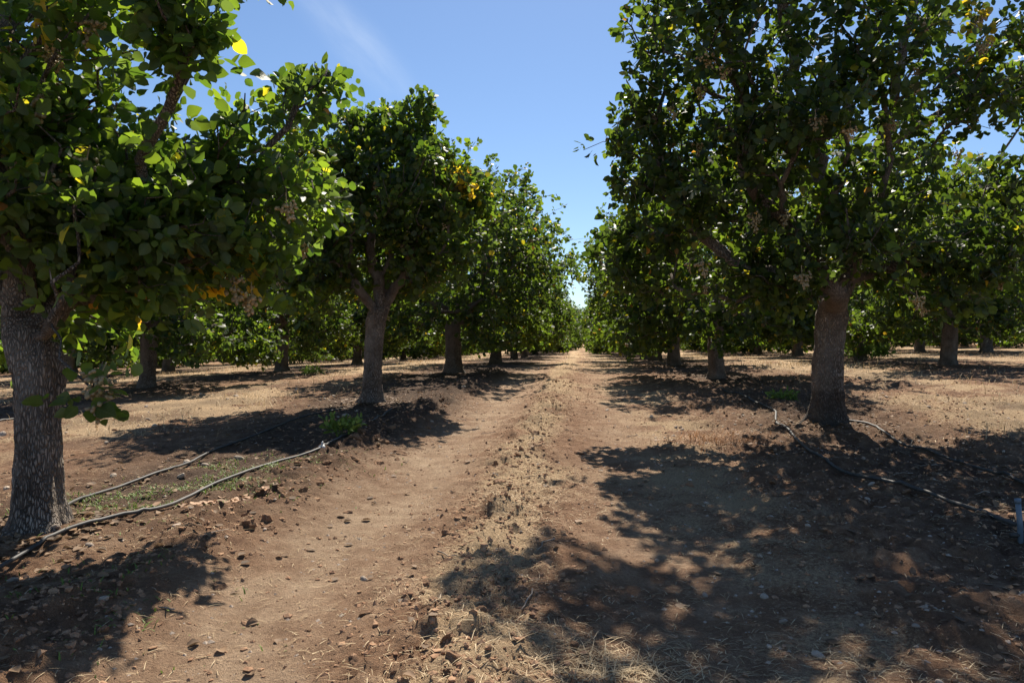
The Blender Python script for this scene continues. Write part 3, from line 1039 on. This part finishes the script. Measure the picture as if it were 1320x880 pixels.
for (where, given, X, y0, q, first) in rows:
    pts = [P(px, d) for px, d in given]
    y = y0 if y0 else 20 + 1.7 * q
    while y < MAXD:
        if not any(abs(y - p[1]) < 3.5 for p in pts): pts.append(np.array([X + rt.normal() * .15, y + rt.normal() * .3]))
        y += 6.5
    pts.sort(key=lambda p: p[1])
    seen = 0
    for p in pts:
        z = float(ground_h(p[0], p[1], False)) - .02
        px, py, dep = to_px(np.array([[p[0], p[1], z]]))
        mrg = 2.1 / dep[0] * F
        if px[0] < -mrg or px[0] > 1320 + mrg: continue
        far = dep[0] > 40
        if q == 'fr':
            i = first + seen - 1 if False else seen
            label = '%s tree %s' % (ORD[i + first - 1], where)
        else:
            label = '%s visible tree of the %s row %s of the track' % (ORD[seen], WORDS[q], where)
        seen += 1
        if abs(p[0]) < 3.5 and dep[0] < 40: kind = int(rt.choice([0, 1, 2, 3]))
        elif q == 'fr' and dep[0] < 31: kind = int(rt.choice([0, 1, 2, 3]))
        elif abs(p[0]) < 3.5: kind = int(rt.integers(0, 7))
        else: kind = int(rt.choice([4, 5, 6]))
        s = rt.uniform(.95, 1.22)
        if abs(p[0]) < 3.5: s = (1.10 if dep[0] < 18 else 1.14 if dep[0] < 22 else 1.2 if dep[0] < 30 else 1.04) * rt.uniform(.97, 1.04)
        orchard_tree((float(p[0]), float(p[1]), z), kind, rt.uniform(0, 6.28), (s, s, s * rt.uniform(.95, 1.06)), label)
# trees closing the far end of the track
for (x, y, where) in [(-1.6, 62, 'dark bushy tree closing the left half of the far lane end'), (-.9, 82, 'pale green tree rising over the far end of the track'), (2.6, 118, 'small tree at the far right end of the track')]:
    z = float(ground_h(x, y, False))
    orchard_tree((x, y, z), 4 + int(rt.integers(0, 3)), rt.uniform(0, 6), (.85, .85, .95), where)

# ------------------------------------------------------------------ hoses
def hose(name, pixpts, rad, label, lift=.010, sway=0):
    pts = []
    for px, py in pixpts:
        p, d = gpix(px, py); pts.append(p)
    pts = np.array(pts)
    # Catmull-Rom through the points
    out = []
    Pn = np.vstack([2 * pts[0] - pts[1], pts, 2 * pts[-1] - pts[-2]])
    for i in range(1, len(Pn) - 2):
        seg = max(6, int(np.linalg.norm(Pn[i + 1] - Pn[i]) / .06))
        for s in np.linspace(0, 1, seg, endpoint=False):
            a, b_, c, d = Pn[i - 1:i + 3]
            out.append(.5 * (2 * b_ + (c - a) * s + (2 * a - 5 * b_ + 4 * c - d) * s * s + (3 * b_ - a - 3 * c + d) * s ** 3))
    out.append(pts[-1])
    out = np.array(out)
    z = ground_h(out[:, 0], out[:, 1])
    k = np.ones(9) / 9
    zs = np.convolve(np.pad(z, 4, mode='edge'), k, 'valid')
    z = np.maximum(zs, z - .012) + rad + lift
    V, Q, T = tube(np.column_stack([out, z]), rad, 8)
    bag = Bag(); bag.add(V, Q, T)
    o = link(name, bag.mesh(name), M_HOSE)
    tag(o, label, 'hose', 'black irrigation hoses along the tree rows')
    return np.column_stack([out, z])


hA = hose('irrigation_hose', [(-60, 770), (20, 728), (80, 697), (150, 677), (200, 665), (245, 647), (300, 622), (360, 600), (415, 583), (470, 555), (505, 530)], .0110,
          'black irrigation hose passing in front of the nearest left trunk')
hB = hose('irrigation_hose', [(70, 672), (95, 656), (150, 635), (220, 611), (270, 585), (310, 573), (345, 560), (380, 545), (440, 528)], .0105,
          'black irrigation hose emerging from behind the nearest left trunk')
hC = hose('irrigation_hose', [(930, 506), (975, 521), (998, 533), (1001, 550), (1018, 565), (1040, 586), (1075, 607), (1125, 626), (1190, 645), (1250, 667), (1309, 688)], .0125,
          'curving black irrigation hose running past the large right trunk to the grey riser')
hD = hose('irrigation_hose', [(1085, 546), (1120, 555), (1150, 571), (1190, 587), (1250, 608), (1330, 637)], .0120,
          'black irrigation hose running behind the large right trunk to the right edge')
hE = hose('irrigation_hose', [(-40, 553), (10, 545), (60, 536), (130, 531)], .0125, 'thin dark irrigation hose on the far side of the nearest left trunk')

# white clip on the left hose
p = hA[np.argmin(np.abs(to_px(hA)[0] - 413))]
bag = Bag()
V, Q, T = tube(np.array([[-.022, 0, 0], [.022, 0, .002]]), .019, 8); bag.add(V, Q, T)
V, Q, T = tube(np.array([[0, 0, .012], [.006, 0, .045], [.01, 0, .05]]), [.009, .008, .005], 6); bag.add(V, Q, T)
o = link('hose_clip', bag.mesh('hose_clip'), M_WHITEP); o.location = p; o.rotation_euler = (0, 0, .9)
tag(o, 'small white plastic clip on the left irrigation hose', 'hose clip')

# grey riser at the right edge
pr, dr_ = gpix(1315, 703)
root = empty('irrigation_riser', (pr[0], pr[1], float(ground_h(pr[0], pr[1]))))
V, Q, T = tube(np.array([[0.004, 0, -.05], [0, 0, .08], [-.012, 0, .205]]), [.0135, .0135, .0135], 14); bag = Bag(); bag.add(V, Q, T)
link('pipe', bag.mesh('pipe'), M_PVC, root)
V, Q, T = tube(np.array([[-.0105, 0, .19], [-.0125, 0, .213]]), [.0158, .0158], 14); bag = Bag(); bag.add(V, Q, T)
link('collar', bag.mesh('collar'), M_PVC, root)
V, Q, T = tube(np.array([[-.045, .01, .022], [.0, 0, .028]]), [.0125, .0125], 10); bag = Bag(); bag.add(V, Q, T)
link('hose_connector', bag.mesh('hose_connector'), M_HOSE, root)
tag(root, 'short blue grey plastic riser pipe standing in the soil', 'pipe')

# ------------------------------------------------------------------ clods, stones, twigs
def rock_mesh(r, base, squash, rough, name):
    v, f = base
    d = v.copy()
    if rough > .1:
        for k in range(26):
            ax = norm(r.normal(size=3)); d = d * (1 + r.uniform(-.16, .22) * np.exp((v @ ax - 1) * r.uniform(6, 22)))[:, None]
    for k in range(4):
        ax = norm(r.normal(size=3)); cut = r.uniform(.45, .85)
        over = np.maximum(d @ ax - cut, 0); d = d - np.outer(over, ax) * .85
    ph = r.uniform(0, 6, 3)
    d = d * (1 + rough * (np.sin(v[:, 0:1] * 5 + ph[0]) * np.sin(v[:, 1:2] * 6 + ph[1]) + .7 * np.sin(v[:, 2:3] * 9 + ph[2] + v[:, 0:1] * 7)))
    d = d * (1 + r.normal(size=(len(v), 1)) * rough * .35)
    d[:, 2] *= squash
    return new_mesh(name, d, f, None, False)


rk = np.random.default_rng(9)
CLOD = [rock_mesh(rk, ICO3, rk.uniform(.6, .9), .11, 'soil_clod') for _ in range(8)]
STONE = [rock_mesh(rk, ICO2, rk.uniform(.45, .75), .06, 'stone') for _ in range(8)]


def gz(x, y): return float(ground_h(x, y))


def drop(name, me, m, x, y, s, sink, label, cat, group):
    o = link(name, me, m)
    o.location = (x, y, gz(x, y) + s * sink)
    o.rotation_euler = (rk.normal() * .35, rk.normal() * .35, rk.uniform(0, 6.28))
    o.scale = (s * rk.uniform(.8, 1.3), s * rk.uniform(.8, 1.2), s)
    tag(o, label, cat, group)
    return o


def in_frame(x, y, z):
    px, py, dep = to_px(np.array([[x, y, z]]))
    return dep[0] > .5 and -5 < px[0] < 1325 and py[0] < 885


# clods one can tell apart: on the ridge between the wheel tracks, on the berm by the left row
cnt = 0
while cnt < 110:
    x = rk.normal() * .26 - .5; y = 2.1 + rk.random() ** 1.6 * 6
    if not in_frame(x, y, .1): continue
    s = (.011 + .028 * rk.random() ** 2.2) * (1 if y < 5 else 1.3)
    wh, gr = ('at the bottom of the track', 'near') if y < 3.2 else ('level with the shade', 'middle') if y < 5.5 else ('beyond the shade', 'far')
    drop('soil_clod', CLOD[rk.integers(8)], M_CLOD, x, y, s, -.15, 'soil clod on the ridge between the wheel tracks, ' + wh, 'soil clod', 'soil clods on the ridge ' + wh); cnt += 1
cnt = 0
while cnt < 90:
    x = rk.normal() * .22 - 2.0; y = 2.6 + rk.random() ** 1.3 * 8
    if not in_frame(x, y, .1): continue
    s = (.013 + .032 * rk.random() ** 2.2) * (1 if y < 6 else 1.3)
    wh = 'lower left shade' if y < 4 else 'below the left hose' if y < 6.5 else 'near the leaning trunk'
    drop('soil_clod', CLOD[rk.integers(8)], M_CLOD, x, y, s, -.15, 'soil clod on the bank beside the left wheel track, ' + wh, 'soil clod', 'soil clods on the left bank ' + wh); cnt += 1
p, d = gpix(318, 680)
drop('soil_clod', CLOD[2], M_CLOD, p[0], p[1], .060, .05, 'biggest dark soil clod on the bank below the left hose', 'soil clod', None)
p, d = gpix(345, 672)
drop('soil_clod', CLOD[5], M_CLOD, p[0], p[1], .045, .05, 'dark soil clod touching the right side of the biggest clod on the left bank', 'soil clod', None)
# stones
for (px, py, s, label) in [(470, 750, .022, 'pale flat stone lying alone in the left wheel track'), (134, 785, .024, 'white stone in the shade below the left hose'),
                           (1165, 682, .0, ''), (1055, 845, .024, 'pale stone at the bottom of the shaded soil right of centre'), (985, 770, .022, 'pale elongated stone on the shaded soil below the right tree'),
                           (1168, 640, .034, 'brown rounded stone just below the right hose'), (1255, 650, .03, 'brown stone between the two right hoses'), (1150, 560, .036, 'brown stone beside the large right trunk')]:
    if s == 0: continue
    p, d = gpix(px, py)
    drop('stone', STONE[rk.integers(8)], M_CLOD if 'brown' in label else M_STONE, p[0], p[1], s, .05, label, 'stone', None)
cnt = 0
while cnt < 100:
    x = rk.uniform(.2, 5.0); y = 2.2 + rk.random() ** 1.4 * 9
    if not in_frame(x, y, .1): continue
    s = rk.uniform(.008, .02) * (1 if y < 5 else 1.5)
    wh = 'at the very bottom' if y < 3.2 else 'below the right hoses' if y < 5.5 else 'around the large right trunk'
    drop('stone', STONE[rk.integers(8)], M_STONE, x, y, s, .25, 'small pale stone right of the track, ' + wh, 'stone', 'small stones right of the track ' + wh); cnt += 1
cnt = 0
while cnt < 50:
    x = rk.uniform(-6.5, -1.7); y = 3 + rk.random() ** 1.4 * 10
    if not in_frame(x, y, .1): continue
    s = rk.uniform(.010, .026) * (1 if y < 5 else 1.6)
    drop('stone', STONE[rk.integers(8)], M_STONE, x, y, s, .25, 'small pale stone on the soil left of the track, ' + ('beside the nearest trunk' if y < 6 else 'beyond the nearest trunk'), 'stone', 'small stones left of the track, ' + ('near' if y < 6 else 'far')); cnt += 1


def scatter(name, n, gen, base, m, smin, smax, squash, rough, label, cat):
    v, f = base
    x, y = gen(n)
    z = ground_h(x, y)
    s = smin + (smax - smin) * rk.random(n) ** 2.2 * 1.5
    a = rk.uniform(0, 6.28, n)
    vv = v[None] * (1 + rk.normal(size=(n, len(v), 1)) * rough)
    sx = rk.uniform(.75, 1.35, (n, 1)); X = vv[..., 0] * sx; Y = vv[..., 1]; Z = vv[..., 2] * squash
    Vx = np.cos(a)[:, None] * X - np.sin(a)[:, None] * Y; Vy = np.sin(a)[:, None] * X + np.cos(a)[:, None] * Y
    V = np.stack([x[:, None] + s[:, None] * Vx, y[:, None] + s[:, None] * Vy, z[:, None] + s[:, None] * (Z - .12)], -1).reshape(-1, 3)
    fs = (f[None] + (np.arange(n) * len(v))[:, None, None]).reshape(-1, 3)
    o = link(name, new_mesh(name, V, fs, None, False), m)
    tag(o, label, cat, None, 'stuff')
    return o


def pick(n, wfun, x0, x1, y0, y1, yp=1.6):
    xs, ys = [], []
    tot = 0
    while tot < n:
        x = rk.uniform(x0, x1, n * 3); y = y0 + rk.random(n * 3) ** yp * (y1 - y0)
        px, py, dep = to_px(np.column_stack([x, y, np.full(n * 3, .1)]))
        k = (rk.random(n * 3) < wfun(x, y)) & (px > -30) & (px < 1350)
        xs.append(x[k]); ys.append(y[k]); tot += k.sum()
    return np.concatenate(xs)[:n], np.concatenate(ys)[:n]


def w_clod(x, y):
    a = zones(x, y)
    return np.clip(.9 * a[2] + 1.0 * a[3] + .22 * a[6] + .06, 0, 1) * (1 - .6 * a[0]) * (.25 + 1.1 * fbm(x / .5, y / .5, 71, 2))


scatter('soil_crumbs', 18000, lambda n: pick(n, lambda x, y: w_clod(x, y) + .04, -7.5, 7.5, 1.9, 15), ICO1, M_CLODS, .0035, .0125, .8, .30, 'loose crumbs of brown soil strewn over the ground', 'soil crumbs')
scatter('soil_grains', 17000, lambda n: pick(n, lambda x, y: .3 + .7 * w_clod(x, y), -3.4, 4.6, 1.9, 11), OCTA, M_CLODS, .0016, .0055, .8, .2, 'fine grains of loose brown soil on the track', 'soil grains')
scatter('gravel', 4200, lambda n: pick(n, lambda x, y: .25 + .75 * (np.abs(x - 2.5) < 2) + .5 * (np.abs(x + 1.25) < .4), -7, 7, 1.9, 16), OCTA, M_STONE, .004, .012, .6, .1, 'fine pale gravel sprinkled over the soil', 'gravel')

# twigs
for k in range(26):
    while True:
        x = rk.uniform(-2.6, 3.6); y = 2.3 + rk.random() * 7
        if in_frame(x, y, .1): break
    L = rk.uniform(.08, .26); a = rk.uniform(0, 6.28)
    tt = np.linspace(-.5, .5, 6)
    pts = np.column_stack([x + L * tt * math.cos(a) + rk.normal(size=6) * .006, y + L * tt * math.sin(a) + rk.normal(size=6) * .006])
    z = ground_h(pts[:, 0], pts[:, 1]).max() * np.ones(6) * .5 + .5 * ground_h(pts[:, 0], pts[:, 1]) + .006
    V, Q, T = tube(np.column_stack([pts, z]) - [x, y, z.mean()], np.linspace(.0042, .002, 6), 5)
    bag = Bag(); bag.add(V, Q, T)
    o = link('dry_twig', bag.mesh('dry_twig'), M_TWIG); o.location = (x, y, z.mean())
    tag(o, 'short dry grey twig lying on the soil', 'twig', 'dry twigs fallen on the soil')

# ------------------------------------------------------------------ straw, dry grass, weeds, fallen leaves
def blades(x, y, h, ln, az, el, w, col, name, m, label, cat, kind='stuff'):
    n = len(x)
    d = np.column_stack([np.cos(az) * np.cos(el), np.sin(az) * np.cos(el), np.sin(el)])
    sd = np.column_stack([-np.sin(az), np.cos(az), np.zeros(n)])
    b0 = np.column_stack([x, y, h])
    bend = np.column_stack([np.cos(az), np.sin(az), np.full(n, -.6)]) * (ln * .18)[:, None]
    mid = b0 + d * (ln * .55)[:, None]
    tip = b0 + d * ln[:, None] + bend
    V = np.stack([b0 - sd * w[:, None], b0 + sd * w[:, None], mid + sd * w[:, None] * .8, mid - sd * w[:, None] * .8, tip], 1).reshape(-1, 3)
    off = (np.arange(n) * 5)[:, None]
    me = new_mesh(name, V, [np.array([[0, 1, 2, 3]]) + off, np.array([[3, 2, 4]]) + off], np.repeat(col, 5, 0), False)
    o = link(name, me, m)
    tag(o, label, cat, None, kind)
    return o


STR_A = np.array([.36, .25, .13]); STR_B = np.array([.66, .52, .32])


def straw_cols(n):
    t = rk.random((n, 1)); return STR_A * (1 - t) + STR_B * t


def w_straw(x, y):
    a = zones(x, y)
    patch = sstep(.45, .62, fbm(x / .55, y / .55, 81, 3))
    return np.clip((.55 * a[2] + .35 * bump(.75, .45, x) + .18 * a[6] + .10) * (.25 + patch) * (1 - .6 * a[0]), 0, 1)


n = 36000
x, y = pick(n, w_straw, -4, 5, 1.9, 16)
blades(x, y, ground_h(x, y) + .006, rk.uniform(.012, .07, n), rk.uniform(0, 6.28, n), rk.uniform(-.06, .16, n), rk.uniform(.0007, .0018, n), straw_cols(n), 'straw', M_STRAW,
       'dry straw litter lying on the track and soil', 'straw')
# thick tuft of straw at the bottom of the track
px0, d0 = gpix(790, 868); n = 520
x = px0[0] + rk.normal(size=n) * .15; y = px0[1] + rk.normal(size=n) * .09
blades(x, y, ground_h(x, y) + .008, rk.uniform(.04, .13, n), rk.normal(size=n) * 1.3 + 1.2, rk.uniform(-.05, .3, n), rk.uniform(.0008, .002, n), straw_cols(n), 'straw_heap', M_STRAW,
       'flat heap of pale straw at the bottom of the track', 'straw')


def w_dry(x, y):
    l2 = bump(-5.6, 1.3, x) + bump(5.6, 1.4, x) + bump(-11.3, 2, x) + bump(11, 2, x) + .25 * bump(0, 1.6, x) * (y > 18)
    return np.clip(l2, 0, 1) * sstep(.42, .66, fbm(x / 1.3, y / 1.3, 91, 3))


n = 15000
x, y = pick(n, w_dry, -16, 16, 7, 46, 1.2)
blades(x, y, ground_h(x, y), rk.uniform(.04, .18, n), rk.uniform(0, 6.28, n), rk.uniform(.1, 1.4, n), rk.uniform(.0015, .0035, n) * (1 + y / 25), straw_cols(n), 'dry_grass', M_STRAW,
       'dry golden grass standing in the strips between the tree rows', 'dry grass')

# low green moss weeds at the left drip line
GREEN_A = np.array([.09, .15, .025]); GREEN_B = np.array([.20, .29, .05])
n = 5200
cs = [gpix(250, 640)[0], gpix(150, 655)[0], gpix(330, 610)[0], gpix(390, 595)[0], gpix(110, 765)[0], gpix(300, 605)[0]]
ci = rk.choice(6, n, p=[.3, .22, .18, .06, .12, .12]); cc = np.array(cs)[ci]
x = cc[:, 0] + rk.normal(size=n) * .32; y = cc[:, 1] + rk.normal(size=n) * .30
k = fbm(x / .22, y / .22, 95, 2) > .47
x, y = x[k], y[k]; n = len(x)
tt = rk.random((n, 1))
blades(x, y, ground_h(x, y) - .002, rk.uniform(.012, .045, n), rk.uniform(0, 6.28, n), rk.uniform(.1, 1.2, n), rk.uniform(.002, .005, n), GREEN_A * (1 - tt) + GREEN_B * tt, 'ground_weeds', M_GRASS,
       'low green weeds spreading on the damp soil along the left hose', 'weeds')


def weed(px, py, rad, hgt, nb, label, cat='weed', dep=None):
    p, d = gpix(px, py)
    a = rk.uniform(0, 6.28, nb); q = np.sqrt(rk.random(nb)) * rad
    x = q * np.cos(a); y = q * np.sin(a)
    az = a + rk.normal(size=nb) * .5; el = rk.uniform(.5, 1.45, nb); ln = hgt * rk.uniform(.5, 1.1, nb); w = hgt * rk.uniform(.03, .07, nb)
    d_ = np.column_stack([np.cos(az) * np.cos(el), np.sin(az) * np.cos(el), np.sin(el)])
    root = empty('weed_plant', (p[0], p[1], gz(p[0], p[1])))
    bag = Bag(); lf = Bag()
    for i in range(nb):
        b0 = np.array([x[i] * .5, y[i] * .5, -.01]); tip = b0 + d_[i] * ln[i]
        if i % 3 == 0:
            V, Q, T = tube(np.array([b0, (b0 + tip) / 2, tip]), [hgt * .014, hgt * .011, hgt * .006], 4, False); bag.add(V, Q, T, np.array([.10, .15, .04]))
        for u in (.45, .7, .95):
            q0 = b0 + d_[i] * ln[i] * u
            dd = norm(d_[i] + rk.normal(size=3) * .7); nn = norm(rk.normal(size=3) + [0, 0, 1]); nn = norm(nn - dd * nn.dot(dd))
            V = leaf_geom(q0[None], dd[None], nn[None], np.array([hgt * rk.uniform(.22, .4)]), LEAF7, rk, .55)
            t_ = rk.random()
            lf.add(V, LEAF7Q, LEAF7T, GREEN_A * (1 - t_) + GREEN_B * t_)
    link('stems', bag.mesh('stems'), M_GRASS, root)
    o = link('foliage', lf.mesh('foliage'), M_GRASS, root); o['kind'] = 'stuff'
    tag(root, label, cat)


weed(440, 568, .16, .20, 60, 'leafy green weed growing by the left hose near the second trunk')
weed(1010, 517, .25, .16, 70, 'low green weed on the soil behind the curving right hose')
weed(402, 484, .35, .22, 80, 'bright green weed below the second row left of the track')
weed(1118, 463, .9, .45, 160, 'bright green weed patch beside a trunk in the second row right')
weed(960, 560, .001, .01, 1, 'tiny weed sprout on the soil') if False else None
# dead russet plant in front of the right row
p, d = gpix(925, 572); n = 500
x = p[0] + rk.normal(size=n) * .22; y = p[1] + rk.normal(size=n) * .2
blades(x, y, ground_h(x, y), rk.uniform(.04, .15, n), rk.uniform(0, 6.28, n), rk.uniform(.1, 1.2, n), rk.uniform(.002, .004, n), np.tile([.42, .22, .10], (n, 1)) * rk.uniform(.6, 1.2, (n, 1)),
       'dead_weeds', M_STRAW, 'dead russet weeds on the soil left of the large right trunk', 'dead weeds')

# fallen leaves: a heap by the left hose, litter beneath the trees
def litter(x, y, size, name, label, cols):
    n = len(x)
    pos = np.column_stack([x, y, ground_h(x, y) + .008])
    d = norm(np.column_stack([rk.normal(size=n), rk.normal(size=n), rk.normal(size=n) * .08])); nn = norm(rk.normal(size=(n, 3)) * .16 + [0, 0, 1])
    nn = norm(nn - d * (nn * d).sum(1, keepdims=True))
    o = link(name, leaves_mesh(name, pos, d, nn, rk.uniform(.7, 1.2, n) * size, cols, rk, True), M_STRAW)
    tag(o, label, 'fallen leaves', None, 'stuff')


p, d = gpix(278, 650); n = 60
x = p[0] + rk.normal(size=n) * .16; y = p[1] + .6 * (x - p[0]) + rk.normal(size=n) * .04
litter(x, y, .058, 'fallen_leaves', 'orange brown fallen leaves heaped along the left hose', np.array([.46, .29, .18]) * rk.uniform(.6, 1.2, (n, 1)))
n = 4000
def w_lit(x, y):
    a = zones(x, y); return np.clip(.7 * a[4] + .7 * a[5] + .25 * a[6] + .08, 0, 1)
x, y = pick(n, w_lit, -9.5, 9.5, 2, 24)
k = 700; ti2 = rk.integers(0, 3, k); ra = np.array([.22, .28, .24])[ti2] + np.abs(rk.normal(size=k)) * .16; an = rk.uniform(0, 6.28, k)
x = np.append(x, np.array([q[0] for q in TREE_MOUNDS])[ti2] + ra * np.cos(an)); y = np.append(y, np.array([q[1] for q in TREE_MOUNDS])[ti2] + ra * np.sin(an)); n = len(x)
litter(x, y, .048, 'leaf_litter', 'brown leaf litter strewn on the soil under the trees', np.array([.22, .14, .08]) * rk.uniform(.4, 1.4, (n, 1)))
